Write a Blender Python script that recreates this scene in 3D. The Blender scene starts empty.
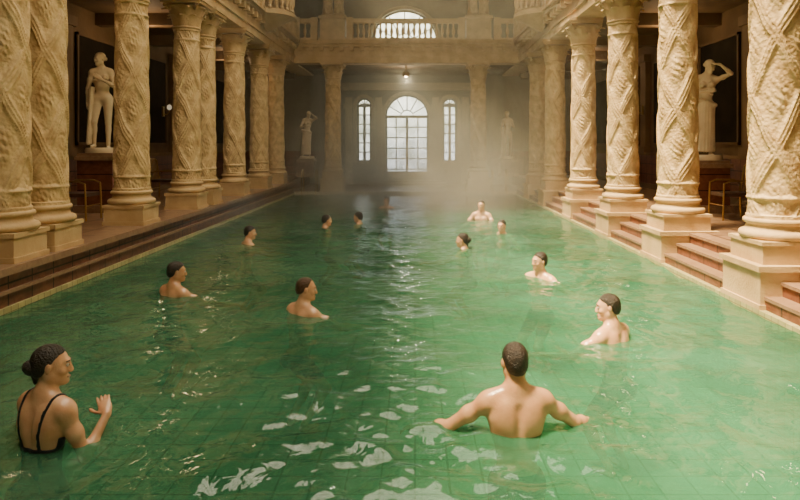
import bpy, math, random, time
import numpy as np
from mathutils import Vector, Matrix
random.seed(4); np.random.seed(4)
T0=time.time()
S=bpy.context.scene
PI=math.pi
# ------------------------------------------------------------------ materials
def nt(name):
    m=bpy.data.materials.new(name); m.use_nodes=True
    t=m.node_tree; t.nodes.clear()
    o=t.nodes.new('ShaderNodeOutputMaterial'); return m,t,o
def N(t,typ,**kw):
    n=t.nodes.new(typ)
    for k,v in kw.items(): setattr(n,k,v)
    return n
def ramp(t,fac,cols):
    r=N(t,'ShaderNodeValToRGB'); t.links.new(fac,r.inputs[0])
    while len(r.color_ramp.elements)<len(cols): r.color_ramp.elements.new(.5)
    for e,(p,c) in zip(r.color_ramp.elements,cols):
        e.position=p; e.color=(*c,1)
    return r.outputs[0]
def stone(name,c1,c2,scale=3,rough=.6,bump=.3,bscale=20,brick=None,veins=False,voro=0,spec=.4,metal=0,sss=0):
    m,t,o=nt(name)
    b=N(t,'ShaderNodeBsdfPrincipled'); t.links.new(b.outputs[0],o.inputs[0])
    if sss:
        b.inputs['Subsurface Weight'].default_value=sss; b.inputs['Subsurface Scale'].default_value=.02
    g=N(t,'ShaderNodeTexCoord'); co=g.outputs['Object']
    n=N(t,'ShaderNodeTexNoise'); n.inputs['Scale'].default_value=scale; n.inputs['Detail'].default_value=6
    if veins: n.inputs['Distortion'].default_value=1.5
    t.links.new(co,n.inputs['Vector'])
    col=ramp(t,n.outputs[0],[(.3,c1),(.7,c2)])
    n2=N(t,'ShaderNodeTexNoise'); n2.inputs['Scale'].default_value=bscale; n2.inputs['Detail'].default_value=5
    t.links.new(co,n2.inputs['Vector'])
    h=n2.outputs[0]
    if voro:
        v=N(t,'ShaderNodeTexVoronoi'); v.feature='SMOOTH_F1'; v.inputs['Scale'].default_value=voro
        t.links.new(co,v.inputs['Vector'])
        ad=N(t,'ShaderNodeMath',operation='MULTIPLY_ADD'); t.links.new(v.outputs['Distance'],ad.inputs[0]); ad.inputs[1].default_value=1.6
        t.links.new(h,ad.inputs[2]); h=ad.outputs[0]
    if brick:
        bw,bh,mc,ax=brick
        sp=N(t,'ShaderNodeSeparateXYZ'); t.links.new(co,sp.inputs[0])
        cb=N(t,'ShaderNodeCombineXYZ')
        t.links.new(sp.outputs[ax[0]],cb.inputs[0]); t.links.new(sp.outputs[ax[1]],cb.inputs[1])
        br=N(t,'ShaderNodeTexBrick'); br.offset=0; br.inputs['Scale'].default_value=1
        br.inputs['Brick Width'].default_value=bw; br.inputs['Row Height'].default_value=bh
        br.inputs['Mortar Size'].default_value=min(bw,bh)*.035; br.inputs['Mortar'].default_value=(*mc,1)
        br.inputs['Color1'].default_value=(1,1,1,1); br.inputs['Color2'].default_value=(.8,.8,.8,1)
        t.links.new(cb.outputs[0],br.inputs['Vector'])
        mx=N(t,'ShaderNodeMix',data_type='RGBA',blend_type='MULTIPLY'); mx.inputs[0].default_value=1
        t.links.new(col,mx.inputs[6]); t.links.new(br.outputs[0],mx.inputs[7]); col=mx.outputs[2]
    t.links.new(col,b.inputs['Base Color'])
    b.inputs['Roughness'].default_value=rough; b.inputs['Specular IOR Level'].default_value=spec; b.inputs['Metallic'].default_value=metal
    bp=N(t,'ShaderNodeBump'); bp.inputs['Strength'].default_value=bump; bp.inputs['Distance'].default_value=.02
    t.links.new(h,bp.inputs['Height']); t.links.new(bp.outputs[0],b.inputs['Normal'])
    return m
M_col=stone('carved_stone',(.42,.27,.115),(.66,.47,.235),7,.58,.35,38,voro=26)
M_plain=stone('tan_stone',(.42,.27,.12),(.58,.40,.20),3,.6,.3,30)
M_pale=stone('pale_plaster',(.40,.32,.20),(.50,.41,.27),2,.7,.2,20)
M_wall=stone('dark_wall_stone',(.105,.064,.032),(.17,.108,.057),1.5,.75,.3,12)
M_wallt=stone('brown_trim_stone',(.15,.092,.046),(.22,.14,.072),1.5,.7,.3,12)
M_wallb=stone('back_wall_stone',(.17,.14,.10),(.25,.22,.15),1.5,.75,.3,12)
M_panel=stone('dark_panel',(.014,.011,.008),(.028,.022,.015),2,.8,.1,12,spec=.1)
M_red=stone('red_marble',(.11,.034,.019),(.22,.085,.046),5,.28,.08,40,veins=True,brick=(.42,.30,(.05,.015,.01),(1,2)))
M_redx=stone('red_marble_back',(.11,.034,.019),(.22,.085,.046),5,.28,.08,40,veins=True,brick=(.42,.30,(.05,.015,.01),(0,2)))
M_ledge=stone('pink_marble',(.20,.11,.062),(.31,.19,.11),6,.3,.05,40,veins=True)
M_tilerim=stone('rim_tile',(.36,.32,.14),(.50,.44,.20),6,.3,.1,40,brick=(.12,.12,(.25,.2,.1),(1,2)))
M_poolwall=stone('pool_wall_tile',(.08,.24,.16),(.12,.32,.22),6,.3,.1,40,brick=(.15,.15,(.3,.4,.3),(1,2)))
M_poolfloor=stone('pool_floor_tile',(.12,.32,.21),(.25,.46,.33),2,.4,.1,20,brick=(.3,.3,(.35,.48,.40),(0,1)))
M_deck=stone('deck_stone',(.20,.11,.06),(.32,.19,.11),4,.3,.08,30,veins=True,brick=(.6,.6,(.3,.25,.2),(0,1)))
M_statue=stone('statue_marble',(.60,.48,.31),(.73,.60,.41),5,.5,.15,30)
M_brass=stone('brass',(.40,.26,.09),(.50,.34,.13),5,.3,.05,30,metal=1)
M_seat=stone('leather_seat',(.05,.025,.015),(.08,.04,.025),8,.5,.1,30)
M_frame=stone('window_frame_paint',(.12,.11,.09),(.17,.16,.12),5,.5,.05,30)
M_trunk=stone('dark_swimwear',(.008,.009,.012),(.015,.016,.02),5,.5,.1,60)
M_hair=stone('wet_dark_hair',(.010,.006,.004),(.030,.017,.009),30,.38,.8,90,spec=.5)
M_hairb=stone('brown_hair',(.06,.028,.013),(.10,.05,.024),30,.4,.8,90)
M_lip=stone('lip_skin',(.42,.15,.10),(.46,.18,.12),20,.4,.05,60)
M_eye=stone('eye_white',(.6,.55,.5),(.65,.6,.55),20,.2,.01,60)
M_iris=stone('iris_dark',(.02,.012,.008),(.03,.018,.01),20,.2,.01,60)
M_skin=stone('wet_skin',(.60,.31,.165),(.73,.43,.25),9,.27,.12,60,spec=.7,sss=.12)
M_skin2=stone('tanned_wet_skin',(.52,.26,.13),(.64,.36,.195),9,.27,.12,60,spec=.7,sss=.12)
def glass():
    m,t,o=nt('window_glass')
    a=N(t,'ShaderNodeBsdfTransparent'); a.inputs[0].default_value=(.85,.88,.8,1)
    g=N(t,'ShaderNodeBsdfGlossy'); g.inputs['Roughness'].default_value=.05
    mx=N(t,'ShaderNodeMixShader'); mx.inputs[0].default_value=.08
    t.links.new(a.outputs[0],mx.inputs[1]); t.links.new(g.outputs[0],mx.inputs[2]); t.links.new(mx.outputs[0],o.inputs[0]); return m
M_glass=glass()
def lampm():
    m,t,o=nt('opal_lamp_glass'); e=N(t,'ShaderNodeEmission'); e.inputs[0].default_value=(1,.8,.5,1); e.inputs[1].default_value=.5
    t.links.new(e.outputs[0],o.inputs[0]); return m
M_lamp=lampm()
def waterm():
    m,t,o=nt('green_pool_water')
    g=N(t,'ShaderNodeTexCoord'); co=g.outputs['Object']
    n=N(t,'ShaderNodeTexNoise'); n.inputs['Scale'].default_value=.6; n.inputs['Detail'].default_value=5; t.links.new(co,n.inputs[0])
    col=ramp(t,n.outputs[0],[(.3,(.024,.110,.058)),(.7,(.080,.240,.135))])
    d=N(t,'ShaderNodeBsdfDiffuse'); t.links.new(col,d.inputs[0])
    tr=N(t,'ShaderNodeBsdfTransparent'); tr.inputs[0].default_value=(.38,.72,.50,1)
    m1=N(t,'ShaderNodeMixShader'); m1.inputs[0].default_value=.42
    t.links.new(d.outputs[0],m1.inputs[1]); t.links.new(tr.outputs[0],m1.inputs[2])
    nb=N(t,'ShaderNodeTexNoise'); nb.inputs['Scale'].default_value=9; nb.inputs['Detail'].default_value=2; nb.inputs['Distortion'].default_value=.8; t.links.new(co,nb.inputs[0])
    bp=N(t,'ShaderNodeBump'); bp.inputs['Strength'].default_value=.25; bp.inputs['Distance'].default_value=.03; t.links.new(nb.outputs[0],bp.inputs['Height'])
    gl=N(t,'ShaderNodeBsdfGlossy'); gl.inputs['Roughness'].default_value=.05; t.links.new(bp.outputs[0],gl.inputs['Normal'])
    fr=N(t,'ShaderNodeFresnel'); fr.inputs[0].default_value=1.52; t.links.new(bp.outputs[0],fr.inputs['Normal'])
    m2=N(t,'ShaderNodeMixShader'); t.links.new(fr.outputs[0],m2.inputs[0]); t.links.new(m1.outputs[0],m2.inputs[1]); t.links.new(gl.outputs[0],m2.inputs[2])
    t.links.new(m2.outputs[0],o.inputs[0]); return m
M_water=waterm()
# ------------------------------------------------------------------ mesh builder
COL=S.collection
class MB:
    def __init__(s): s.v=[]; s.f=[]; s.m=[]
    def add(s,v,f,m=0):
        o=len(s.v); s.v+= [tuple(p) for p in v]; s.f+=[tuple(i+o for i in q) for q in f]; s.m+=[m]*len(f)
    def box(s,x0,x1,y0,y1,z0,z1,m=0):
        v=[(x,y,z) for x in (x0,x1) for y in (y0,y1) for z in (z0,z1)]
        s.add(v,[(0,1,3,2),(4,6,7,5),(0,4,5,1),(2,3,7,6),(0,2,6,4),(1,5,7,3)],m)
    def lathe(s,prof,n=24,c=(0,0,0),m=0,disp=None,a0=0,a1=2*PI):
        full=abs(a1-a0-2*PI)<1e-6; k=n if full else n+1; v=[]
        for (r,z) in prof:
            for i in range(k):
                a=a0+(a1-a0)*i/n; rr=r+(disp(a,z) if disp else 0)
                v.append((c[0]+rr*math.cos(a),c[1]+rr*math.sin(a),c[2]+z))
        f=[]
        for j in range(len(prof)-1):
            for i in range(n):
                i2=(i+1)%k
                f.append((j*k+i,j*k+i2,(j+1)*k+i2,(j+1)*k+i))
        s.add(v,f,m)
    def tube(s,pts,r,n=8,m=0):
        pts=[Vector(p) for p in pts]; v=[];f=[]
        for i,p in enumerate(pts):
            d=(pts[min(i+1,len(pts)-1)]-pts[max(i-1,0)]).normalized()
            u=d.cross(Vector((0,0,1)));
            if u.length<.05: u=d.cross(Vector((0,1,0)))
            u.normalize(); w=d.cross(u)
            for k in range(n):
                a=2*PI*k/n; v.append(p+u*math.cos(a)*r+w*math.sin(a)*r)
        for i in range(len(pts)-1):
            for k in range(n):
                f.append((i*n+k,i*n+(k+1)%n,(i+1)*n+(k+1)%n,(i+1)*n+k))
        f.append(tuple(range(n))); f.append(tuple((len(pts)-1)*n+k for k in range(n))[::-1])
        s.add(v,f,m)
    def mesh(s,name,mats,smooth=True,ang=35):
        me=bpy.data.meshes.new(name); me.from_pydata(s.v,[],s.f)
        for m in mats: me.materials.append(m)
        me.polygons.foreach_set('material_index',s.m)
        me.update()
        import bmesh
        bm=bmesh.new(); bm.from_mesh(me); bmesh.ops.recalc_face_normals(bm,faces=bm.faces); bm.to_mesh(me); bm.free()
        if smooth:
            me.polygons.foreach_set('use_smooth',[True]*len(me.polygons)); me.set_sharp_from_angle(angle=math.radians(ang))
        return me
    def obj(s,name,mats,loc=(0,0,0),rz=0,parent=None,**k):
        o=bpy.data.objects.new(name,s.mesh(name,mats,**k)); o.location=loc; o.rotation_euler=(0,0,rz); COL.objects.link(o)
        if parent: o.parent=parent
        return o
def inst(name,me,loc,rz=0):
    o=bpy.data.objects.new(name,me); o.location=loc; o.rotation_euler=(0,0,rz); COL.objects.link(o); return o

XL,XR=-4.25,3.55      # pool edges
YF,YB=22.6,-3.0       # far / near pool ends
DK=.48                # deck level
WL,WR=-7.2,6.9        # gallery walls
YW=27.0               # back wall
H1=4.66               # underside of entablature
FL=-1.2
# ------------------------------------------------------------------ room shell
b=MB(); b.box(XL-.1,XR+.1,YB-.1,YF+.1,FL-.1,FL); b.obj('pool_floor',[M_poolfloor],smooth=False)
b=MB()
b.box(XL-.25,XL,YB,YF,FL,-.10,0); b.box(XR,XR+.25,YB,YF,FL,-.10,0)
b.box(XL-.25,XR+.25,YF,YF+.2,FL,-.02,0); b.box(XL-.25,XR+.25,YB-.2,YB,FL,-.02,0)
b.box(XL-.25,XL+.01,YB,YF,-.10,.06,1); b.box(XR-.01,XR+.25,YB,YF,-.10,.05,1)
b.obj('pool_basin',[M_poolwall,M_tilerim],smooth=False)
# left curb: stepped marble
b=MB()
b.box(XL-.25,XL-.02,YB,YF,.06,.40,0); b.box(XL-.25,XL+.05,YB,YF,.40,DK,1); b.box(XL-.25,XL+.02,YB,YF,.20,.235,1)
b.obj('trim_pool_curb',[M_red,M_ledge],smooth=False)
b=MB()
b.box(XR+.06,XR+.4,YB,YF,.05,.15,0); b.box(XR+.05,XR+.4,YB,YF,.15,.185,1)
b.box(XR+.24,XR+.5,YB,YF,.185,.30,0); b.box(XR+.22,XR+.5,YB,YF,.30,.335,1)
b.box(XR+.42,XR+.62,YB,YF,.335,.44,0); b.box(XR+.40,XR+.62,YB,YF,.44,DK,1)
b.obj('pool_steps',[M_red,M_ledge],smooth=False)
b=MB(); b.box(WL,XL-.25,YB,YW,.2,DK); b.box(XR+.62,WR,YB,YW,.2,DK); b.box(XL-.25,XR+.62,YF+.2,YW,-.1,.10); b.box(WL,WR,YB-3,YB-.2,.2,DK)
b.obj('floor',[M_deck],smooth=False)
b=MB(); b.box(XL-.25,XL-.2,YF,YW,.1,DK); b.box(XR+.57,XR+.62,YF,YW,.1,DK); b.box(XL-.25,XR+.62,YF-.02,YF+.22,-.02,.105,1)
b.box(-1.9,1.25,YW-.9,YW-.25,.10,.19,1); b.box(-1.7,1.05,YW-.6,YW-.25,.19,.28,1)
b.obj('door_steps',[M_redx,M_pale],smooth=False)

def side_wall(name,x,sgn):
    b=MB(); b.box(min(x,x+sgn*.3),max(x,x+sgn*.3),YB-3,YW+.3,0,9.5,0)
    i=-sgn
    def bx(d0,d1,y0,y1,z0,z1,m):
        a,c=x+i*d0,x+i*d1; b.box(min(a,c),max(a,c),y0,y1,z0,z1,m)
    bx(0,.06,YB,YW,DK,1.45,1); bx(0,.11,YB,YW,1.45,1.53,2); bx(0,.1,YB,YW,DK,.62,2)
    y=YB+1
    while y<YW-2:
        bx(0,.14,y-.22,y+.22,1.53,4.4,3); bx(0,.2,y-.28,y+.28,1.53,1.7,3); bx(0,.2,y-.28,y+.28,4.2,4.4,3)
        y0,y1=y+.55,y+2.45
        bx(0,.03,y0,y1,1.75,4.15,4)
        for (a,c) in ((y0,y0+.06),(y1-.06,y1)): bx(0,.06,a,c,1.75,4.15,0)
        bx(0,.06,y0,y1,1.75,1.81,0); bx(0,.06,y0,y1,4.09,4.15,0)
        y+=3.0
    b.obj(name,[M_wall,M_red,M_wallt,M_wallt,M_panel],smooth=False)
side_wall('wall_left',WL,-1); side_wall('wall_right',WR,1)

# arched wall builder
def arch_wall(name,y0,y1,x0,x1,z0,z1,ops,mats):
    b=MB(); ops=sorted(ops); x=x0
    for (xa,xb,zb,zs) in ops:
        b.box(x,xa,y0,y1,z0,z1); x=xb
        if zb>z0: b.box(xa,xb,y0,y1,z0,zb)
        r=(xb-xa)/2; c=(xa+xb)/2; n=20
        P=[(c-r*math.cos(PI*i/n),zs+r*math.sin(PI*i/n)) for i in range(n+1)]
        for i in range(n):
            (a,za),(d,zd)=P[i],P[i+1]
            b.add([(a,y0,za),(d,y0,zd),(d,y0,z1),(a,y0,z1),(a,y1,za),(d,y1,zd),(d,y1,z1),(a,y1,z1)],[(0,1,2,3),(4,7,6,5),(0,4,5,1),(2,6,7,3)])
        # archivolt + jamb moulding
        for (q0,q1,dep) in ((.0,.10,.07),(.10,.15,.11)):
            Q0=[(c-(r+q0)*math.cos(PI*i/n),zs+(r+q0)*math.sin(PI*i/n)) for i in range(n+1)]
            Q1=[(c-(r+q1)*math.cos(PI*i/n),zs+(r+q1)*math.sin(PI*i/n)) for i in range(n+1)]
            for i in range(n):
                v=[(Q0[i][0],y0-dep,Q0[i][1]),(Q0[i+1][0],y0-dep,Q0[i+1][1]),(Q1[i+1][0],y0-dep,Q1[i+1][1]),(Q1[i][0],y0-dep,Q1[i][1])]
                w=[(p[0],y0,p[2]) for p in v]
                b.add(v+w,[(0,1,2,3),(0,4,5,1),(3,2,6,7)],1)
            b.box(xa-q1,xa-q0,y0-dep,y0,zb,zs,1); b.box(xb+q0,xb+q1,y0-dep,y0,zb,zs,1)
        if zb>z0+.3: b.box(xa-.18,xb+.18,y0-.16,y0,zb-.1,zb,1)
    b.box(x,x1,y0,y1,z0,z1)
    return b.obj(name,mats,smooth=False)
def px2x(px,Y): return (px-415)*Y/640
def py2z(py,Y): return 1.75-(py-145)*Y/640
cx=px2x(407,YW)
winops=[(cx-.92,cx+.92,.28,2.95),(cx-2.12,cx-1.50,1.05,3.42),(cx+1.50,cx+2.12,1.05,3.42)]
upop=(px2x(371,YW),px2x(438,YW),5.4,6.05)
arch_wall('wall_back',YW,YW+.35,WL,WR,.0,5.0,winops,[M_wallb,M_pale])
arch_wall('wall_back_upper',YW,YW+.35,WL,WR,5.0,9.5,[upop],[M_wallb,M_pale])
def window(name,xa,xb,zb,zs,nx,nz,y=YW+.2,door=False):
    r=(xb-xa)/2;c=(xa+xb)/2; b=MB(); n=24
    P=[(c-r*math.cos(PI*i/n),zs+r*math.sin(PI*i/n)) for i in range(n+1)]
    v=[(p[0],y,p[1]) for p in P]+[(xb,y,zb),(xa,y,zb)]
    b.add(v,[tuple(range(len(v)))],1)
    t=.034
    for i in range(nx+1):
        x=xa+(xb-xa)*i/nx; x=min(max(x,xa+t),xb-t); w=t*1.6 if i in(0,nx) or (nx%2==0 and i==nx//2) else t*.7
        b.box(x-w,x+w,y-.04,y+.04,zb,zs)
    for j in range(nz+1):
        z=zb+(zs-zb)*j/nz; w=t*1.8 if j in(0,nz) else t*.7
        b.box(xa,xb,y-.035,y+.035,z-w if j else z,z+w)
    for k in range(1,6):   # fan bars
        a=PI*k/6; p0=Vector((c+.3*r*math.cos(a),y,zs+.3*r*math.sin(a))); p1=Vector((c+r*math.cos(a),y,zs+r*math.sin(a)))
        b.tube([p0,p1],.022,6)
    b.tube([(c+.3*r*math.cos(PI*i/12),y,zs+.3*r*math.sin(PI*i/12)) for i in range(13)],.024,6)
    b.tube([(c+(r-.03)*math.cos(PI*i/24),y,zs+(r-.03)*math.sin(PI*i/24)) for i in range(25)],.045,6)
    if door: b.box(xa,xb,y-.045,y+.045,zb,zb+.35)
    b.obj(name,[M_frame,M_glass],smooth=False)
window('door_1',*winops[0],4,6,door=True)
window('window_1',*winops[1],2,6); window('window_2',*winops[2],2,6)
window('window_3',*upop,6,2)
# portal pilasters on the back wall
b=MB()
for x in (cx-2.45,cx-1.2,cx+1.2,cx+2.45):
    b.box(x-.14,x+.14,YW-.16,YW,.1,3.75,0); b.box(x-.2,x+.2,YW-.22,YW,.1,.5,0); b.box(x-.2,x+.2,YW-.22,YW,3.3,3.45,0)
b.box(cx-2.75,cx+2.75,YW-.25,YW,4.05,4.25,0); b.box(cx-2.9,cx+2.9,YW-.32,YW,4.25,4.35,0)
b.obj('trim_door_surround',[M_pale],smooth=False)
b=MB(); b.box(WL,cx-2.8,YW-.06,YW,DK,1.5,0); b.box(cx+2.8,WR,YW-.06,YW,DK,1.5,0)
b.obj('baseboard_back',[M_redx],smooth=False)
b=MB(); b.box(WL,WR,YB-3.3,YB-3,0,9.5); b.obj('wall_front',[M_wallb],smooth=False)

# entablatures (sides)
def entab(name,x,sg):   # x = inner face, sg -1 left / +1 right (outward dir)
    b=MB()
    def bx(d0,d1,z0,z1,m=0,y0=YB-3,y1=YW):
        a,c=x+sg*d0,x+sg*d1; b.box(min(a,c),max(a,c),y0,y1,z0,z1,m)
    bx(0,.75,H1,4.86); bx(-.04,.75,4.86,4.93); bx(0,.75,4.93,5.18); bx(-.08,.8,5.18,5.26); bx(-.18,.9,5.26,5.36); bx(-.24,.9,5.36,5.42)
    y=YB
    while y<YF:
        bx(-.15,0,5.10,5.26,0,y,y+.14)
        y+=.42
    # upper wall set back
    bx(.95,1.2,5.42,9.5,1)
    y=YB
    while y<YW-1:
        bx(.72,.95,5.42,9.0,0,y,y+.5); bx(.66,.95,5.42,5.8,0,y-.06,y+.56)
        y+=3.1
    b.obj(name,[M_plain,M_wall],smooth=False)
entab('trim_entablature_left',-4.28,-1); entab('trim_entablature_right',3.68,1)
# gallery ceilings with beams, main ceiling with skylight
b=MB()
b.box(WL,-4.9,YB-3,YW,4.72,4.9); b.box(4.3,WR,YB-3,YW,4.72,4.9)
b.box(-5.0,4.4,YF+.9,YW,4.72,4.9)
y=YB
while y<YW-1:
    b.box(WL,-4.9,y,y+.3,4.45,4.72); b.box(4.3,WR,y,y+.3,4.45,4.72); y+=2.9
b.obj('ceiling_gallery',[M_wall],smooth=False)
SX0,SX1,SY0,SY1=-2.7,2.1,-1.0,15.8
b=MB()
b.box(WL,SX0,YB-3,YW,9.4,9.7); b.box(SX1,WR,YB-3,YW,9.4,9.7); b.box(SX0,SX1,YB-3,SY0,9.4,9.7); b.box(SX0,SX1,SY1,YW,9.4,9.7)
b.obj('ceiling',[M_wallb],smooth=False)
b=MB()
for i in range(1,4): x=SX0+(SX1-SX0)*i/4; b.box(x-.04,x+.04,SY0,SY1,9.45,9.6)
for i in range(1,12): y=SY0+(SY1-SY0)*i/12; b.box(SX0,SX1,y-.04,y+.04,9.45,9.6)
b.obj('skylight_frame',[M_frame],smooth=False)

# back balcony at YF
YBAL=23.0
b=MB()
b.box(-4.3,3.7,YBAL-.3,YBAL+.3,H1,4.9); b.box(-4.3,3.7,YBAL-.34,YBAL+.3,4.9,4.97); b.box(-4.3,3.7,YBAL-.3,YBAL+.3,4.97,5.22)
b.box(-4.3,3.7,YBAL-.42,YBAL+.3,5.22,5.32); b.box(-4.3,3.7,YBAL-.5,YBAL+.3,5.32,5.44)
x=-4.1
while x<3.6: b.box(x,x+.13,YBAL-.42,YBAL-.3,5.08,5.22); x+=.36
b.box(-5.0,4.4,YBAL+.3,YW,4.9,5.40)
b.obj('trim_balcony_back',[M_plain],smooth=False)
bal_prof=[(.055,0),(.055,.03),(.03,.06),(.035,.1),(.06,.2),(.062,.26),(.035,.38),(.025,.44),(.045,.5),(.045,.53)]
def balustrade(name,p0,p1,z,hh=.78):
    p0=Vector(p0);p1=Vector(p1); d=p1-p0; L=d.length; d.normalize(); b=MB()
    ang=math.atan2(d.y,d.x)
    b.box(0,L,-.09,.09,0,.10); b.box(0,L,-.10,.10,hh-.12,hh); b.box(0,L,-.07,.07,hh-.16,hh-.12)
    n=int(L/.19); k=(hh-.26)/.53
    for i in range(n): b.lathe([(r,zz*k) for r,zz in bal_prof],8,((i+.5)*L/n,0,.10))
    b.box(-.1,.12,-.13,.13,0,hh+.04); b.box(L-.12,L+.1,-.13,.13,0,hh+.04)
    b.obj(name,[M_plain],(p0.x,p0.y,z),ang)
balustrade('balustrade',(-4.25,YBAL-.3),(-3.56,YBAL-.3),5.44)
balustrade('balustrade',(-2.32,YBAL-.3),(1.66,YBAL-.3),5.44)
balustrade('balustrade',(2.90,YBAL-.3),(3.65,YBAL-.3),5.44)
balustrade('balustrade',(-4.2,YB),(-4.2,17.1),5.42); balustrade('balustrade',(-4.2,19.1),(-4.2,22.5),5.42)
balustrade('balustrade',(3.6,YB),(3.6,17.1),5.42); balustrade('balustrade',(3.6,19.1),(3.6,22.5),5.42)
# curved balconies
for (x,a0) in ((-4.2,-PI/2),(3.6,PI/2)):
    b=MB(); b.lathe([(.05,-.35),(.22,-.28),(.5,-.1),(.72,.02),(.8,.04),(.8,.14),(.72,.15),(.72,.2)],24,a0=a0,a1=a0+PI)
    b.lathe([(0,.14),(.72,.14)],24,a0=a0,a1=a0+PI)
    b.lathe([(.66,.85),(.80,.85),(.82,.9),(.80,.97),(.64,.97),(.66,.85)],24,a0=a0,a1=a0+PI)
    for i in range(13):
        a=a0+PI*(i+.5)/13; b.lathe([(r,zz*1.2) for r,zz in bal_prof],8,(.73*math.cos(a),.73*math.sin(a),.2))
    b.obj('curved_balcony',[M_plain],(x,18.1,5.30))

# ------------------------------------------------------------------ columns
def leaf(b,a,r0,z0,h,w,curl,m=0):
    v=[];f=[];nu=6
    ca,sa=math.cos(a),math.sin(a)
    for j in range(nu+1):
        t=j/nu; out=r0+.02+curl*(t**2.2); z=z0+h*(t if t<.8 else .8+(t-.8)*(-.6))
        if t>.8: out+=curl*.25
        ww=w*(.75+.5*math.sin(PI*min(t*.9+.1,1)))*(1 if t<.75 else (1.05-t)*3.2)
        for k,q in enumerate((-1,-.5,0,.5,1)):
            rr=out+(.022 if k==2 else (0 if k in(1,3) else -.03))
            v.append((rr*ca-ww*q*sa*.5,rr*sa+ww*q*ca*.5,z))
    for j in range(nu):
        for k in range(4): f.append((j*5+k,j*5+k+1,(j+1)*5+k+1,(j+1)*5+k))
    b.add(v,f,m)
def column_mesh(name,side,R=.27,seed=0):
    b=MB(); zt=DK+.32
    if side=='L':
        b.box(-.33,.33,-.33,.33,DK,DK+.06,1); b.box(-.31,.31,-.31,.31,DK+.06,DK+.27,1); b.box(-.33,.33,-.33,.33,DK+.27,zt,1)
    else:
        zt=.74
        b.box(-.42,.42,-.42,.42,.05,.10,1); b.box(-.40,.40,-.40,.40,.10,.44,1); b.box(-.43,.43,-.43,.43,.44,.50,1)
        b.box(-.34,.34,-.34,.34,.50,.70,1); b.box(-.36,.36,-.36,.36,.70,zt,1)
    def tor(r,z,h,n=6): return [(r+h/2*math.cos(-PI/2+PI*i/n),z+h/2+h/2*math.sin(-PI/2+PI*i/n)) for i in range(n+1)]
    prof=[(.05,zt)]+tor(R+.05,zt,.09)+[(R+.03,zt+.10),(R+.015,zt+.15)]+tor(R+.02,zt+.16,.06)+[(R+.0,zt+.23)]
    b.lathe(prof,40,m=1)
    z0=zt+.22; z1=4.06
    ph=seed*1.3; nn=3
    def disp(a,z):
        t=(z-z0)/(z1-z0)
        if t<.015 or t>.985: return .018
        e=0; us=[]
        zz=z+.03*math.sin(2*a+3.1*z+ph)+.02*math.sin(5*a-4.7*z)
        for s in (1,-1):
            u=(nn*a+s*2*PI*zz/1.15+ph)/(2*PI); u=u-round(u); us.append(u)
            au=abs(u)
            band=1/(1+math.exp((au-.115)/.016))
            e=max(e,band*(.78+.22*math.cos(2*PI*au/.078))*(1 if s==1 else .82))
        # foliage with slanting veins filling the diamonds
        du=(abs(us[0])-.5),(abs(us[1])-.5); rr=math.hypot(*du)
        q=math.exp(-(rr/.25)**4)*(.50+.34*math.cos(2*PI*us[0]*9)*math.cos(2*PI*us[1]*3))
        rings=0
        for zr in (z0+.22,z1-.22):
            rings+=math.exp(-((z-zr)/.03)**2)
        return .035*max(e,q,rings)-.018
    nz=260
    b.lathe([(R-(.03)*(i/nz)**1.5,z0+(z1-z0)*i/nz) for i in range(nz+1)],132,m=0,disp=disp)
    Rt=R-.03
    b.lathe([(Rt,z1-.02)]+tor(Rt+.015,z1,.05)+[(Rt,z1+.06),(Rt+.01,z1+.2),(Rt+.05,z1+.36),(Rt+.11,z1+.46)],32,m=1)
    for i in range(8): leaf(b,2*PI*i/8,Rt,z1+.05,.28,.20,.10,1)
    for i in range(8): leaf(b,2*PI*(i+.5)/8,Rt+.01,z1+.17,.32,.19,.16,1)
    for i in range(4):
        a=PI/4+i*PI/2
        pts=[]
        for j in range(14):
            s=j/13; r=.075*(1-s)+.012; q=s*3.6*PI
            pts.append((( Rt+.15+r*math.cos(q))*math.cos(a),(Rt+.15+r*math.cos(q))*math.sin(a),z1+.43+r*math.sin(q)))
        b.tube(pts,.026,6,1)
    e=Rt+.15
    b.box(-e,e,-e,e,z1+.48,z1+.54,1); b.box(-e-.03,e+.03,-e-.03,e+.03,z1+.54,H1+.01,1)
    return b.mesh(name,[M_col,M_plain],ang=50)
cl=[column_mesh('column','L',seed=i) for i in range(2)]; cr=[column_mesh('column','R',R=.29,seed=i) for i in range(2)]
for i,y in enumerate((.8,3.9,7.15,7.93,10.4,12.9,13.9,16.3,18.9,21.2)): inst('column',cl[i%2],(-4.6,y,0),(i%4)*PI/2)
for i,y in enumerate((1.4,4.2,7.0,9.65,12.2,15.05,18.1,20.6)): inst('column',cr[i%2],(3.96,y,0),(i%4)*PI/2)
for x in (-2.95,2.27): inst('column',cr[0],(x,23.02,.05))
# upper pillars on back balcony
def pillar(name,x,y):
    b=MB(); w=.36
    b.box(-w-.08,w+.08,-.3,.3,0,.85); b.box(-w-.13,w+.13,-.35,.35,.80,.9); b.box(-w-.13,w+.13,-.35,.35,0,.1)
    nz=60
    def disp(a,z):
        e=0
        for s in(1,-1):
            u=(4*a+s*2*PI*z/.9)/(2*PI); u=abs(u-round(u)); e=max(e,math.exp(-(u/.12)**2))
        return .03*e
    for xx in (-.2,.2):
        b.lathe([(.17,.9+3.0*i/nz) for i in range(nz+1)],32,(xx,0,0),1,disp)
        b.lathe([(.17,.9),(.24,.92),(.24,.98),(.18,1.03)],20,(xx,0,0))
        b.lathe([(.18,3.75),(.28,4.0)],20,(xx,0,0))
    b.box(-w-.13,w+.13,-.32,.32,3.95,4.0)
    b.obj(name,[M_plain,M_col],(x,y,5.44))
pillar('balcony_pillar',-2.93,23.0); pillar('balcony_pillar',2.27,23.0)
print('columns',time.time()-T0)

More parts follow.
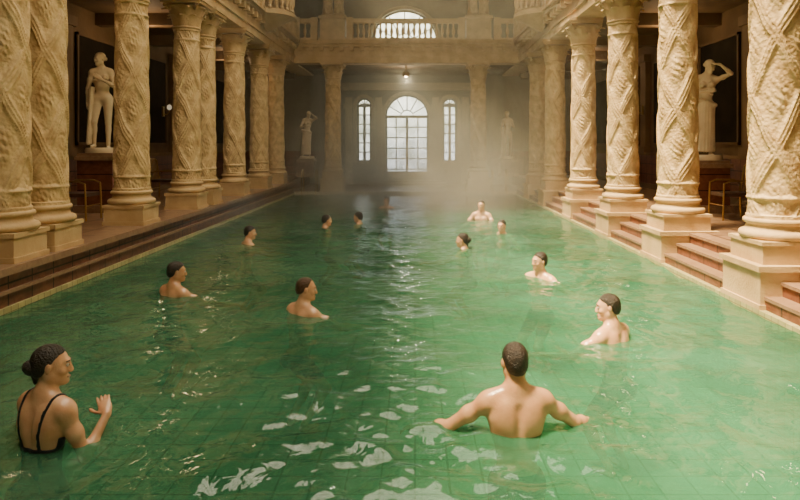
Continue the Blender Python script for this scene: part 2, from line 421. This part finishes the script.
# ------------------------------------------------------------------ SDF figures
def rotm(ax,a):
    c,s=math.cos(a),math.sin(a)
    return np.array({'x':[[1,0,0],[0,c,-s],[0,s,c]],'y':[[c,0,s],[0,1,0],[-s,0,c]],'z':[[c,-s,0],[s,c,0],[0,0,1]]}[ax],float)
def field(prims,h,pad=.03,inf=0,region=None,bounds=None):
    los=[];his=[]
    for p in prims:
        if p[0]=='rc': r=max(p[3],p[4]); lo=np.minimum(p[1],p[2])-r; hi=np.maximum(p[1],p[2])+r
        else: r=max(p[2]); lo=p[1]-r; hi=p[1]+r
        los.append(lo);his.append(hi)
    add=[i for i,p in enumerate(prims) if not p[-1]]
    LO=np.min([los[i] for i in add],0)-pad; HI=np.max([his[i] for i in add],0)+pad
    if bounds: LO=np.maximum(LO,bounds[0]); HI=np.minimum(HI,bounds[1])
    n=np.ceil((HI-LO)/h).astype(int)+1
    F=np.full(n,1.0,np.float32)
    ax=[(LO[i]+h*np.arange(n[i])).astype(np.float32) for i in range(3)]
    for p,lo,hi in zip(prims,los,his):
        k=p[-2]; m=k+2.5*h+inf
        a=np.maximum(np.floor((lo-m-LO)/h).astype(int),0); c=np.minimum(np.ceil((hi+m-LO)/h).astype(int)+1,n)
        if np.any(c<=a): continue
        sl=tuple(slice(a[i],c[i]) for i in range(3))
        X=ax[0][sl[0]][:,None,None];Y=ax[1][sl[1]][None,:,None];Z=ax[2][sl[2]][None,None,:]
        if p[0]=='rc':
            A,B,ra,rb=p[1:5]; d=B-A; L=max(float(d@d),1e-9)
            t=np.clip(((X-A[0])*d[0]+(Y-A[1])*d[1]+(Z-A[2])*d[2])/L,0,1)
            D=np.sqrt((X-A[0]-t*d[0])**2+(Y-A[1]-t*d[1])**2+(Z-A[2]-t*d[2])**2)-(ra+(rb-ra)*t)
        else:
            C,r,R=p[1:4]; x,y,z=X-C[0],Y-C[1],Z-C[2]
            if R is not None:
                x,y,z=(R[0,0]*x+R[1,0]*y+R[2,0]*z),(R[0,1]*x+R[1,1]*y+R[2,1]*z),(R[0,2]*x+R[1,2]*y+R[2,2]*z)
            k0=np.sqrt((x/r[0])**2+(y/r[1])**2+(z/r[2])**2); k1=np.sqrt((x/r[0]**2)**2+(y/r[1]**2)**2+(z/r[2]**2)**2)+1e-6
            D=k0*(k0-1)/k1
        G=F[sl]
        if p[-1]:
            D=-D; hh=np.maximum(k-np.abs(G-D),0)/k; F[sl]=np.maximum(G,D)+hh*hh*k*.25
        else:
            hh=np.maximum(k-np.abs(G-D),0)/k; F[sl]=np.minimum(G,D)-hh*hh*k*.25
    if inf: F-=inf
    if region is not None:
        F=np.maximum(F,region(ax[0][:,None,None],ax[1][None,:,None],ax[2][None,None,:]).astype(np.float32))
    F[0]=1;F[-1]=1;F[:,0]=1;F[:,-1]=1;F[:,:,0]=1;F[:,:,-1]=1
    return F,LO,h
def nets(name,F,LO,h,mat):
    s=F<0; n=np.array(F.shape)-1
    cnt=np.zeros(n,np.int8)
    for i in(0,1):
        for j in(0,1):
            for k in(0,1): cnt+=s[i:i+n[0],j:j+n[1],k:k+n[2]]
    act=(cnt>0)&(cnt<8); I,J,K=np.nonzero(act); m=len(I)
    idx=np.full(n,-1,np.int64); idx[I,J,K]=np.arange(m)
    acc=np.zeros((m,3)); num=np.zeros(m)
    cor=[(i,j,k) for i in(0,1) for j in(0,1) for k in(0,1)]
    for a in cor:
        for ax in range(3):
            if a[ax]==1: continue
            c=list(a); c[ax]=1
            fa=F[I+a[0],J+a[1],K+a[2]]; fb=F[I+c[0],J+c[1],K+c[2]]
            x=(fa<0)!=(fb<0); t=np.where(x,fa/np.where(x,fa-fb,1),0)
            P=np.array(a,float)[None,:].repeat(m,0); P[:,ax]+=t
            acc+=P*x[:,None]; num+=x
    V=(acc/num[:,None]+np.stack([I,J,K],1))*h+LO
    Q=[]
    for ax in range(3):
        o=[q for q in range(3) if q!=ax]
        sa=[slice(0,F.shape[q]) for q in range(3)]; sb=list(sa); sa[ax]=slice(0,n[ax]); sb[ax]=slice(1,n[ax]+1)
        A=s[tuple(sa)]; B=s[tuple(sb)]
        E=np.array(np.nonzero(A!=B)).T
        ok=(E[:,o[0]]>0)&(E[:,o[1]]>0)&(E[:,o[0]]<n[o[0]])&(E[:,o[1]]<n[o[1]]); E=E[ok]
        sg=A[E[:,0],E[:,1],E[:,2]]
        def ci(d0,d1):
            e=E.copy(); e[:,o[0]]-=d0; e[:,o[1]]-=d1; return idx[e[:,0],e[:,1],e[:,2]]
        q=np.stack([ci(1,1),ci(0,1),ci(0,0),ci(1,0)],1)
        if ax==1: sg=~sg
        q[~sg]=q[~sg][:,::-1]; Q.append(q)
    Q=np.concatenate(Q); 
    me=bpy.data.meshes.new(name); me.from_pydata(V.tolist(),[],Q.tolist()); me.materials.append(mat)
    me.polygons.foreach_set('use_smooth',[True]*len(me.polygons)); me.update()
    return me
A3=lambda *p: np.array(p,float)
def nrm(v): v=np.array(v,float); return v/np.linalg.norm(v)
def figure(name,loc,yaw=0,crown=.4,H=1.75,h=.01,female=False,hyaw=0,hpitch=0,htilt=0,lean=0,arms=None,hair='short',hairmat=None,skin=None,
           floor=FL,legs=None,suit=True,statue=False,drape=None,sway=0):
    skin=skin or M_skin; hairmat=hairmat or M_hair
    s=H/1.75; P=[]; 
    w=.88 if female else 1.0
    Rl=rotm('y',sway)@rotm('x',-lean); piv=A3(0,0,.93)
    def U(x,y,z): return (Rl@(A3(x,y,z)-piv)+piv)
    def rc(a,b,ra,rb,k=.03,sub=False): P.append(['rc',np.array(a,float),np.array(b,float),ra,rb,k,sub])
    def el(c,r,R=None,k=.03,sub=False): P.append(['el',np.array(c,float),tuple(r),R,k,sub])
    # torso
    el(U(0,-.005,1.27),(.150*w,.100,.185),Rl); el(U(0,0,1.07),(.125*w,.088,.16),Rl,.05); el(A3(0,0,.93),(.155 if female else .148,.108,.115),None,.05)
    rc(U(-.13*w,-.01,1.40),U(.13*w,-.01,1.40),.062,.062,.05)
    for q in(-1,1):
        rc(U(0,-.02,1.485),U(q*.15*w,-.012,1.42),.045,.040,.05)
        el(U(q*.185*w,0,1.385),(.058*w,.060,.066),Rl,.04)
        el(U(q*.085*w,-.070,1.32),(.060,.034,.085),Rl,.05)       # scapula
        rc(U(q*.13*w,-.02,1.30),U(q*.09*w,-.02,1.12),.045,.03,.05)  # lat
        if female: el(U(q*.07,.085,1.285),(.055,.055,.055),Rl,.03)
        else: el(U(q*.07,.068,1.315),(.075,.040,.058),Rl,.025)
        el(A3(q*.075,-.07,.90),(.075,.07,.08),None,.03)
    rc(U(0,-.112,1.38),U(0,-.104,1.08),.010,.010,.04,True)  # spine groove
    if not female: rc(U(0,.105,1.35),U(0,.10,1.1),.008,.006,.03,True)
    torsoN=len(P)
    # legs
    cz=floor-(crown-H) ; cz/=s   # floor in figure coords
    for qi,q in enumerate((-1,1)):
        hip=A3(q*.085,0,.90)
        if legs: kn=hip+.43*nrm(legs[qi][0]); an=kn+.40*nrm(legs[qi][1])
        else:
            F=A3(q*.11,.0,cz+.085); d=F-hip; L=min(np.linalg.norm(d),.825); d=nrm(d)
            a_=( .43**2-.40**2+L*L)/(2*L); hh=math.sqrt(max(.43**2-a_*a_,0)); fw=A3(q*.15,1,0); fw=nrm(fw-d*(fw@d))
            kn=hip+d*a_+fw*hh; an=hip+d*L
        rc(hip,kn,.088 if not female else .092,.054,.04); rc(kn,an,.052,.034,.02)
        m=kn+(an-kn)*.3; el(m+A3(0,-.022,0),(.045,.045,.10),None,.03)
        rc(an+A3(0,-.02,-.045),an+A3(q*.02,.15,-.055),.034,.022,.02)
    legN=len(P)
    # arms
    arms=arms or [((-.5,.3,-.8),(-.2,.8,-.3)),((.5,.3,-.8),(.2,.8,-.3))]
    for qi,q in enumerate((-1,1)):
        sh=U(q*.187*w,0,1.385); ud=nrm(arms[qi][0]); fd=nrm(arms[qi][1]); af=.9 if female else 1
        e=sh+.29*ud; wr=e+.25*fd
        rc(sh,e,.050*af,.038*af,.03); rc(e,wr,.040*af,.026*af,.015); el(e+fd*.07,(.040*af,)*3,None,.03)
        m=sh+ud*.13; el(m,(.05*af,)*3,None,.03)
        hd=nrm(arms[qi][2]) if len(arms[qi])>2 else fd
        pn=nrm(arms[qi][3]) if len(arms[qi])>3 else A3(0,0,-1)
        pn=nrm(pn-hd*(pn@hd)); sd=np.cross(hd,pn); sd=nrm(sd)*(1)
        if sd@A3(-q,0,0)<0: sd=-sd     # thumb side towards the body
        Rh=np.stack([hd,sd,pn],1)
        el(wr+hd*.048,(.054,.040,.017),Rh,.012); rc(wr,wr+hd*.03,.026*af,.022,.01)
        fr=max(.0088,h*.95)
        for j,(of,L) in enumerate(((.030,.072),(.010,.080),(-.010,.075),(-.029,.058))):
            p=wr+hd*.088+sd*of; dd=nrm(hd+sd*of*2.0)
            rc(wr+hd*.05+sd*of*.8,p,fr,fr,.006)
            for kk,fl in enumerate((.42,.32,.26)):
                dd=nrm(dd+pn*(.22+.1*j*.3)); p2=p+dd*L*fl; rc(p,p2,fr*(1-.08*kk),fr*(.94-.08*kk),.003); p=p2
        p=wr+hd*.025+sd*.030; dd=nrm(hd*.65+sd*.7+pn*.25)
        for L in(.038,.030,.024):
            p2=p+dd*L; rc(p,p2,fr*1.2,fr*1.05,.005); p=p2; dd=nrm(dd+hd*.35)
    # neck & head
    Rh=Rl@rotm('z',hyaw)@rotm('x',-hpitch)@rotm('y',htilt); nb=U(0,-.012,1.50)
    def Hd(x,y,z): return Rh@(A3(x,y,z)-A3(0,-.012,1.50))+nb
    nr=.047 if female else .057
    rc(U(0,-.02,1.42),Hd(0,-.008,1.58),nr+.008,nr,.035)
    for q in(-1,1): rc(Hd(q*.045,-.02,1.60),U(q*.02,.045,1.43),.014,.012,.02)
    hs=len(P)
    el(Hd(0,-.012,1.662),(.074,.094,.088),Rh,.02); el(Hd(0,.030,1.615),(.060,.066,.082),Rh,.03)
    rc(Hd(-.045,.0,1.575),Hd(0,.072,1.545),.024,.020,.03); rc(Hd(.045,.0,1.575),Hd(0,.072,1.545),.024,.020,.03)
    rc(Hd(-.03,.086,1.660),Hd(.03,.086,1.660),.011,.011,.015)        # brow
    for q in(-1,1):
        el(Hd(q*.030,.098,1.640),(.018,.014,.012),Rh,.010,True)      # sockets
        el(Hd(q*.040,.066,1.605),(.022,.020,.018),Rh,.02)             # cheek
        el(Hd(q*.077,-.006,1.628),(.010,.019,.031),Rh@rotm('z',-q*.4),.006)
        el(Hd(q*.010,.106,1.598),(.009,.010,.008),Rh,.006)
        el(Hd(q*.030,.083,1.640),(.0125,.0125,.0125),Rh,.004)
    rc(Hd(0,.094,1.648),Hd(0,.112,1.606),.008,.0105,.010)
    el(Hd(0,.094,1.572),(.022,.009,.006),Rh,.006); el(Hd(0,.092,1.561),(.019,.009,.006),Rh,.006)
    el(Hd(0,.088,1.540),(.018,.014,.013),Rh,.012)
    if statue:
        el(Hd(0,-.022,1.675),(.086,.098,.088),Rh,.01); el(Hd(0,-.12,1.64),(.04,.035,.04),Rh,.02)
        if drape: drape(rc,el,U)
    for p in P:
        p[1]=p[1]*s+A3(0,0,crown-H)
        if p[0]=='rc': p[2]=p[2]*s+A3(0,0,crown-H); p[3]*=s;p[4]*=s
        else: p[2]=tuple(v*s for v in p[2])
    root=bpy.data.objects.new(name,nets(name+'_body',*field(P,h),skin)); COL.objects.link(root)
    root.location=loc; root.rotation_euler=(0,0,yaw)
    if statue: return root
    def W(p): return p*s+A3(0,0,crown-H)
    def child(nm,me):
        o=bpy.data.objects.new(nm,me); COL.objects.link(o); o.parent=root
    # hair
    hp=[]; 
    hh_=min(h,.007)
    hp.append(['el',W(Hd(0,-.015,1.665)),tuple(v*s for v in (.080,.101,.0925)),Rh,.01,False])
    hp.append(['el',W(Hd(0,-.045,1.630)),tuple(v*s for v in (.070,.070,.080)),Rh,.01,False])
    ys=np.array([-.14,-.08,-.045,-.025,-.01,.012,.022,.045,.07,.12]); 
    zs=np.array([1.555,1.56,1.580,1.60,1.645,1.640,1.672,1.690,1.712,1.73])
    if hair=='receding': zs=np.array([1.57,1.575,1.59,1.61,1.652,1.655,1.69,1.735,1.755,1.77])
    if hair=='bun': zs=np.array([1.56,1.56,1.575,1.595,1.640,1.655,1.678,1.700,1.715,1.73])
    org=W(Hd(0,0,0))
    def reg(X,Y,Z):
        x,y,z=(X-org[0])/s,(Y-org[1])/s,(Z-org[2])/s
        lx=Rh[0,0]*x+Rh[1,0]*y+Rh[2,0]*z
        ly=Rh[0,1]*x+Rh[1,1]*y+Rh[2,1]*z; lz=Rh[0,2]*x+Rh[1,2]*y+Rh[2,2]*z
        return (np.interp(ly,ys,zs)+.003*np.sin(lx*170)+.002*np.sin(lx*290+ly*90)-lz)*.75
    F,LO,_=field(hp,hh_,region=reg)
    child('hair',nets('hair',F,LO,hh_,hairmat))
    if hair=='bun':
        bp_=[['el',W(Hd(0,-.118,1.628)),(.040*s,.036*s,.038*s),Rh,.01,False],['el',W(Hd(0,-.10,1.62)),(.046*s,.036*s,.046*s),Rh,.02,False],['rc',W(Hd(0,-.08,1.57)),W(Hd(0,-.075,1.53)),.02*s,.01*s,.01,False]]
        child('hair_bun',nets('hair_bun',*field(bp_,.008),hairmat))
    if h<.013:
        b=MB()
        for q in(-1,1):
            c=W(Hd(q*.030,.0865,1.640)); 
            for (rr,fw,mi) in ((.0125,0,0),(.0065,.0072,1)):
                cc=c+Rh@A3(0,fw,0)
                b.lathe([(rr*math.sin(PI*i/8)*s,-rr*math.cos(PI*i/8)*s) for i in range(9)],10,tuple(cc),mi)
            e0,e1,e2=(Hd(q*.014,.098,1.660),Hd(q*.030,.099,1.665),Hd(q*.048,.085,1.660))
            b.tube([W(e0),W(e1),W(e2)],.0035,6,2)
        b.tube([W(Hd(-.02,.095,1.5665)),W(Hd(-.008,.1035,1.568)),W(Hd(.008,.1035,1.568)),W(Hd(.02,.095,1.5665))],.0045,6,3)
        o=b.obj('face_details',[M_eye,M_iris,hairmat,M_lip]); o.parent=root
    # swimwear
    z_=lambda v:v*s+crown-H
    tors=P[:legN]
    if female:
        def reg2(X,Y,Z):
            dx=np.abs(X)
            body=np.maximum(Z-z_(1.19)-.06*(Y>0), z_(.82)-Z)
            strap=np.maximum(np.abs(dx-.095*s+ (z_(1.36)-Z)*.15)-.009, z_(1.1)-Z)
            return np.minimum(body+0*X+0*Y,strap+0*Y)
        nm='swimsuit'
    else:
        def reg2(X,Y,Z): return np.maximum(Z-z_(.99),z_(.72)-Z)+0*X+0*Y
        nm='swim_trunks'
    child(nm,nets(nm,*field(tors,max(h,.009),inf=.007,region=reg2),M_trunk))
    return root
D=math.radians
def sym(u,f): return [((-u[0],u[1],u[2]),(-f[0],f[1],f[2])),(u,f)]
figure('bather',(-2.18,3.72,0),yaw=D(-24),crown=.57,H=1.74,h=.0075,female=True,hyaw=D(-46),hair='bun',lean=.10,
       arms=[((-.78,.45,-.50),(-.60,.75,-.05)),((.25,.22,-.92),(-.05,.58,.68),(-.60,.30,.45),(-.2,.5,-.7))])
figure('bather',(.62,3.9,0),yaw=D(4),crown=.53,H=1.73,h=.0075,hyaw=D(6),lean=.08,skin=M_skin2,arms=sym((.74,.28,-.58),(.72,.62,-.27)))
figure('bather',(-1.22,6.65,0),yaw=D(-42),crown=.36,h=.009,hyaw=D(-38),hair='receding',hairmat=M_hairb,lean=.16,arms=sym((.65,.65,-.40),(.3,.9,-.12)))
figure('bather',(1.81,5.75,0),yaw=D(40),crown=.40,h=.009,hyaw=D(42),lean=.12,arms=sym((.65,.5,-.50),(.5,.85,-.05)))
figure('bather',(-2.85,7.45,0),yaw=D(-35),crown=.385,h=.010,hyaw=D(-30),lean=.12,skin=M_skin2,arms=sym((.6,.65,-.42),(.3,.9,-.12)))
figure('bather',(1.66,8.45,0),yaw=D(135),crown=.335,h=.010,hyaw=D(-20),lean=.03,arms=sym((.9,.25,-.26),(.85,.45,-.02)))
figure('bather',(-3.0,11.3,0),yaw=D(-55),crown=.32,h=.012,hyaw=D(-25),lean=.13,arms=sym((.5,.7,-.35),(.3,.9,-.05)))
figure('bather',(.88,10.8,0),yaw=D(55),crown=.26,h=.012,hyaw=D(20),lean=.13,female=True,hair='bun',arms=sym((.5,.7,-.35),(.3,.9,-.05)))
figure('bather',(1.72,12.6,0),yaw=D(150),crown=.28,h=.012,lean=.05,arms=sym((.7,.6,-.3),(.4,.9,.0)))
figure('bather',(1.56,15.0,0),yaw=D(160),crown=.46,h=.014,lean=.05,arms=sym((.5,.4,-.7),(.4,.8,-.3)))
figure('bather',(-1.95,13.5,0),yaw=D(-65),crown=.28,h=.014,lean=.13,arms=sym((.4,.8,-.35),(.2,.95,-.05)))
figure('bather',(-1.18,14.2,0),yaw=D(70),crown=.27,h=.014,lean=.13,female=True,arms=sym((.4,.8,-.35),(.2,.95,-.05)))
figure('bather',(-.78,17.8,0),yaw=D(170),crown=.32,h=.014,lean=.08,arms=sym((.4,.5,-.7),(.4,.9,.0)))
print('figures',time.time()-T0)
# statues
def drapeA(rc,el,U):
    for i in range(9):
        a=PI*.15+i*.26; x,y=.165*math.cos(a),.12*math.sin(a)-.02
        rc((x*.95,y,.95-.03*math.sin(i)),(x*1.15+.03,y*1.2,.10),.030,.034,.012)
    rc((-.16,.06,.92),(.17,.08,1.02),.04,.045,.02)
def drapeB(rc,el,U):
    for i in range(7):
        x=.17+.018*math.sin(i*2.1); y=-.10+.035*i
        rc((x,y,1.10),(x+.05,y*1.2,.10),.028,.032,.010)
    rc((.15,-.08,.95),(-.12,-.13,.88),.04,.03,.02)
legsC=[((-.02,.02,-1),(.0,-.02,-1)),((.10,.22,-1),(.05,-.28,-1))]
def statue(loc,yaw,kind,h,top):
    ped=MB(); z=top
    ped.box(-.38,.38,-.36,.36,DK,DK+.14,1); ped.box(-.33,.33,-.31,.31,DK+.14,z-.14,0); ped.box(-.37,.37,-.35,.35,z-.14,z-.06,1); ped.box(-.33,.33,-.31,.31,z-.06,z,1)
    ped.obj('statue_pedestal',[M_red,M_ledge],(loc[0],loc[1],0),smooth=False)
    if kind==0:
        arms=[((-.25,.35,-.9),(.75,.45,.45),(.7,.3,.5),(0,-1,0)),((.22,-.05,-1),(.0,.2,-1),(0,.1,-1),(-1,0,0))]
        o=figure('statue',(loc[0],loc[1],z+.08),yaw,crown=1.84,H=1.84,floor=0,h=h,female=True,hyaw=D(-40),hpitch=.1,arms=arms,legs=legsC,statue=True,skin=M_statue,drape=drapeB,sway=.05)
    else:
        arms=[((-.55,.45,.25),(.75,.15,.65),(.8,-.2,.2),(0,0,-1)),((.30,.35,-.85),(-.75,.45,.1),(-.9,.2,.1),(0,-1,0))]
        o=figure('statue',(loc[0],loc[1],z+.08),yaw,crown=1.84,H=1.84,floor=0,h=h,female=True,hyaw=D(35),hpitch=.35,arms=arms,legs=legsC,statue=True,skin=M_statue,drape=drapeA,sway=-.06)
    b=MB(); b.lathe([(0,0),(.30,0),(.31,.04),(.29,.10),(0,.10)],24,(0,.02,-.0)); q=b.obj('statue_base',[M_statue],(0,0,-.08)); q.parent=o
statue((-6.0,12.3),D(195),0,.012,1.60)
statue((5.55,12.25),D(165),1,.012,1.46)
statue((px2x(307,25.9),25.9),D(180),1,.02,1.20)
statue((px2x(508,25.9),25.9),D(180),0,.02,1.20)
print('statues',time.time()-T0)

# ------------------------------------------------------------------ furniture / fittings
def chair(loc,rz):
    b=MB()
    b.box(-.26,.26,-.26,.26,.40,.46,1)
    for x in(-.26,.26):
        b.tube([(x,.28,0),(x,.27,.40),(x,.26,.62),(x,.15,.66),(x,-.15,.66),(x,-.25,.62),(x,-.27,.40),(x,-.28,0)],.016)
        b.tube([(x,-.27,.40),(x,-.30,.62),(x*.96,-.34,.90)],.016)
    b.tube([(-.25,-.34,.90),(-.15,-.35,.94),(.15,-.35,.94),(.25,-.34,.90)],.016)
    for x in(-.16,-.08,0,.08,.16): b.tube([(x,-.27,.44),(x,-.34,.93)],.008,6)
    b.tube([(-.26,.27,.25),(.26,.27,.25)],.01); b.tube([(-.26,-.27,.25),(.26,-.27,.25)],.01)
    b.obj('armchair',[M_brass,M_seat],loc,rz)
chair((5.45,11.0,DK),D(90)); chair((-5.75,10.9,DK),D(-90)); chair((-5.9,15.2,DK),D(-90))
def handrail(loc,rz):
    b=MB()
    for x in(-.25,.25):
        b.tube([(x,.35,0),(x,.35,.55)]+[(x,.35-.22+.22*math.cos(a),.55+.22*math.sin(a)) for a in [PI*i/10 for i in range(1,10)]]+[(x,-.09,.5),(x,-.12,.0),(x,-.12,-.55)],.02)
    for z in(-.15,-.4): b.tube([(-.25,-.12,z),(.25,-.12,z)],.018)
    b.obj('pool_handrail',[M_brass],loc,rz)
handrail((-3.75,YF+.05,.10),0); handrail((3.0,YF+.05,.10),0)
def sconce(x,y,z,sg):
    b=MB(); b.box(-.02,.02,-.06,.06,-.15,.12,0)
    b.tube([(0,0,-.08),(.10,0,-.10),(.17,0,-.02),(.17,0,.04)],.014,8,0)
    b.lathe([(.03,.03),(.055,.06),(.065,.10),(.055,.15),(.02,.18)],16,(.17,0,0),1)
    b.obj('wall_sconce',[M_brass,M_lamp],(x,y,z),0 if sg<0 else PI)
sconce(WL+.16,17.9,2.70,-1); sconce(WR-.16,19.0,2.80,1)
b=MB(); b.lathe([(.02,.25),(.02,0),(.10,-.02),(.14,-.12),(.12,-.2),(.0,-.22)],16)
b.obj('pendant_lamp',[M_brass],(cx,23.9,4.5))

# ------------------------------------------------------------------ water
nx,ny=260,1000
xs=np.linspace(XL+.0,XR-.0,nx)
yy=np.concatenate([np.linspace(YB,2.0,60,endpoint=False),np.linspace(2.0,9.0,380,endpoint=False),np.linspace(9.0,YF,ny-440)])
X,Y=np.meshgrid(xs,yy,indexing='ij'); Z=np.zeros_like(X)
rs=np.random.RandomState(2)
near=1.0*np.exp(-((X+.10)/.9)**2-((Y-3.8)/1.1)**2)
for i in range(52):
    lam=.12*(1.052**i)*rs.uniform(.85,1.15); a=rs.normal(PI/2,.75); k=2*PI/lam
    wx,wy=rs.normal(0,.25,2)
    wv=np.sin(k*(X*math.cos(a)+Y*math.sin(a)+.10*np.sin(1.3*X+wx*9)+.10*np.sin(1.1*Y+wy*9))+rs.uniform(0,6.28))
    A=.0030*lam**1.0
    if lam<.40: A=A*(1.0+1.7*near)
    elif lam>.8: A=A*.7
    Z+=A*wv
Z*=.85+.45*np.sin(.5*X+.4*Y)*np.cos(.37*Y-.8)
for (bx,by,am) in ((-2.18,3.72,.005),(.62,3.9,.008),(-1.22,6.65,.007),(1.81,5.75,.008),(-2.85,7.45,.006),(1.66,8.45,.006)):
    R=np.hypot(X-bx,Y-by); Z+=am*np.sin(2*PI*R/.20)*np.exp(-R/.6)*np.clip(R/.3,0,1)
v=np.stack([X,Y,Z],-1).reshape(-1,3)
I,J=np.meshgrid(np.arange(nx-1),np.arange(ny-1),indexing='ij'); a=(I*ny+J).ravel()
f=np.stack([a,a+ny,a+ny+1,a+1],1)
me=bpy.data.meshes.new('pool_water'); me.from_pydata(v.tolist(),[],f.tolist()); me.materials.append(M_water)
me.polygons.foreach_set('use_smooth',[True]*len(me.polygons)); inst('pool_water',me,(0,0,0))

# ------------------------------------------------------------------ haze
def vol(name,x0,x1,y0,y1,z0,z1,dens,noise=None):
    b=MB(); b.box(x0,x1,y0,y1,z0,z1); m,t,o=nt(name+'_volume')
    s=N(t,'ShaderNodeVolumeScatter'); s.inputs['Color'].default_value=(.98,.92,.72,1); s.inputs['Density'].default_value=dens; s.inputs['Anisotropy'].default_value=.3
    if noise:
        g=N(t,'ShaderNodeTexCoord'); n=N(t,'ShaderNodeTexNoise'); n.inputs['Scale'].default_value=.7; n.inputs['Detail'].default_value=2
        t.links.new(g.outputs['Object'],n.inputs[0])
        r=N(t,'ShaderNodeMapRange'); t.links.new(n.outputs[0],r.inputs[0]); r.inputs[1].default_value=.30; r.inputs[2].default_value=.7; r.inputs[3].default_value=0; r.inputs[4].default_value=dens
        sp=N(t,'ShaderNodeSeparateXYZ'); t.links.new(g.outputs['Generated'],sp.inputs[0])
        prod=r.outputs[0]
        for i,(lo,pk,hi) in enumerate(noise):
            a=N(t,'ShaderNodeMapRange',interpolation_type='SMOOTHSTEP'); t.links.new(sp.outputs[i],a.inputs[0]); a.inputs[1].default_value=lo; a.inputs[2].default_value=pk
            c=N(t,'ShaderNodeMapRange',interpolation_type='SMOOTHSTEP'); t.links.new(sp.outputs[i],c.inputs[0]); c.inputs[1].default_value=pk; c.inputs[2].default_value=hi; c.inputs[3].default_value=1; c.inputs[4].default_value=0
            for q in (a,c):
                mm=N(t,'ShaderNodeMath',operation='MULTIPLY'); t.links.new(prod,mm.inputs[0]); t.links.new(q.outputs[0],mm.inputs[1]); prod=mm.outputs[0]
        t.links.new(prod,s.inputs['Density'])
    t.links.new(s.outputs[0],o.inputs['Volume']); return b.obj(name,[m],smooth=False)
vol('steam_haze',-4.1,3.4,10.0,22.4,.06,9.3,.017)
vol('steam_haze',-3.9,3.3,23.5,26.6,.30,4.6,.13)
vol('steam_cloud',-4.1,3.4,10.0,22.5,.05,3.4,.60,((-.05,.62,1.05),(0,.78,1.15),(-.2,0,1)))

# ------------------------------------------------------------------ light
w=bpy.data.worlds.new('world'); S.world=w; w.use_nodes=True; t=w.node_tree; bg=t.nodes['Background']
g=N(t,'ShaderNodeTexCoord'); n=N(t,'ShaderNodeTexNoise'); n.inputs['Scale'].default_value=28; n.inputs['Detail'].default_value=4
t.links.new(g.outputs['Generated'],n.inputs[0]); c=ramp(t,n.outputs[0],[(.38,(.42,.40,.28)),(.6,(1,.91,.70))]); t.links.new(c,bg.inputs[0]); bg.inputs[1].default_value=7.0
def light(name,typ,loc,rot,e,col,**k):
    l=bpy.data.lights.new(name,typ); l.energy=e; l.color=col
    for a,b_ in k.items(): setattr(l,a,b_)
    o=bpy.data.objects.new(name,l); o.location=loc; o.rotation_euler=rot; COL.objects.link(o); return o
light('skylight_lamp','AREA',((SX0+SX1)/2,(SY0+SY1)/2,9.35),(0,0,0),330,(1,.73,.40),shape='RECTANGLE',size=SX1-SX0,size_y=SY1-SY0)
d=Vector((.34,.14,-1)); sun=light('sun','SUN',(0,0,20),(0,0,0),30,(1,.78,.44),angle=D(12)); sun.rotation_euler=d.to_track_quat('-Z','Y').to_euler()
def spot(name,loc,tgt,e,ang):
    o=light(name,'SPOT',loc,(0,0,0),e,(1,.72,.40),spot_size=D(ang),spot_blend=.6,shadow_soft_size=.12)
    o.rotation_euler=(Vector(tgt)-Vector(loc)).to_track_quat('-Z','Y').to_euler()
spot('statue_fill_spot',(-5.0,11.2,4.35),(-6.0,12.3,2.4),34,50)  # unseen spots added to brighten the statues, no fixtures modelled
spot('statue_fill_spot',(4.5,11.0,4.35),(5.55,12.25,2.4),34,50)
spot('statue_fill_spot',(px2x(307,25.9)+.3,24.3,4.4),(px2x(307,25.9),25.9,2.2),22,50)
spot('statue_fill_spot',(px2x(508,25.9)-.3,24.3,4.4),(px2x(508,25.9),25.9,2.2),22,50)
for y in (8.6,14.4,20.2):
    for x in (-6.0,5.6): light('gallery_fill','POINT',(x,y,4.2),(0,0,0),26,(1,.66,.34),shadow_soft_size=.15)  # added fill points that lift the dark galleries, no visible source
light('back_haze_fill','POINT',(cx,24.2,4.2),(0,0,0),50,(1,.85,.58),shadow_soft_size=.05)  # added fill so back haze and floor glow; the pendant itself is unlit

cam=bpy.data.cameras.new('camera'); co=bpy.data.objects.new('camera',cam); COL.objects.link(co)
co.location=(0,0,1.75); co.rotation_euler=(PI/2,0,0); cam.sensor_width=36; cam.lens=28.8; cam.shift_x=-15/800; cam.shift_y=-105/800
cam.clip_end=200
S.camera=co
print('done',time.time()-T0)
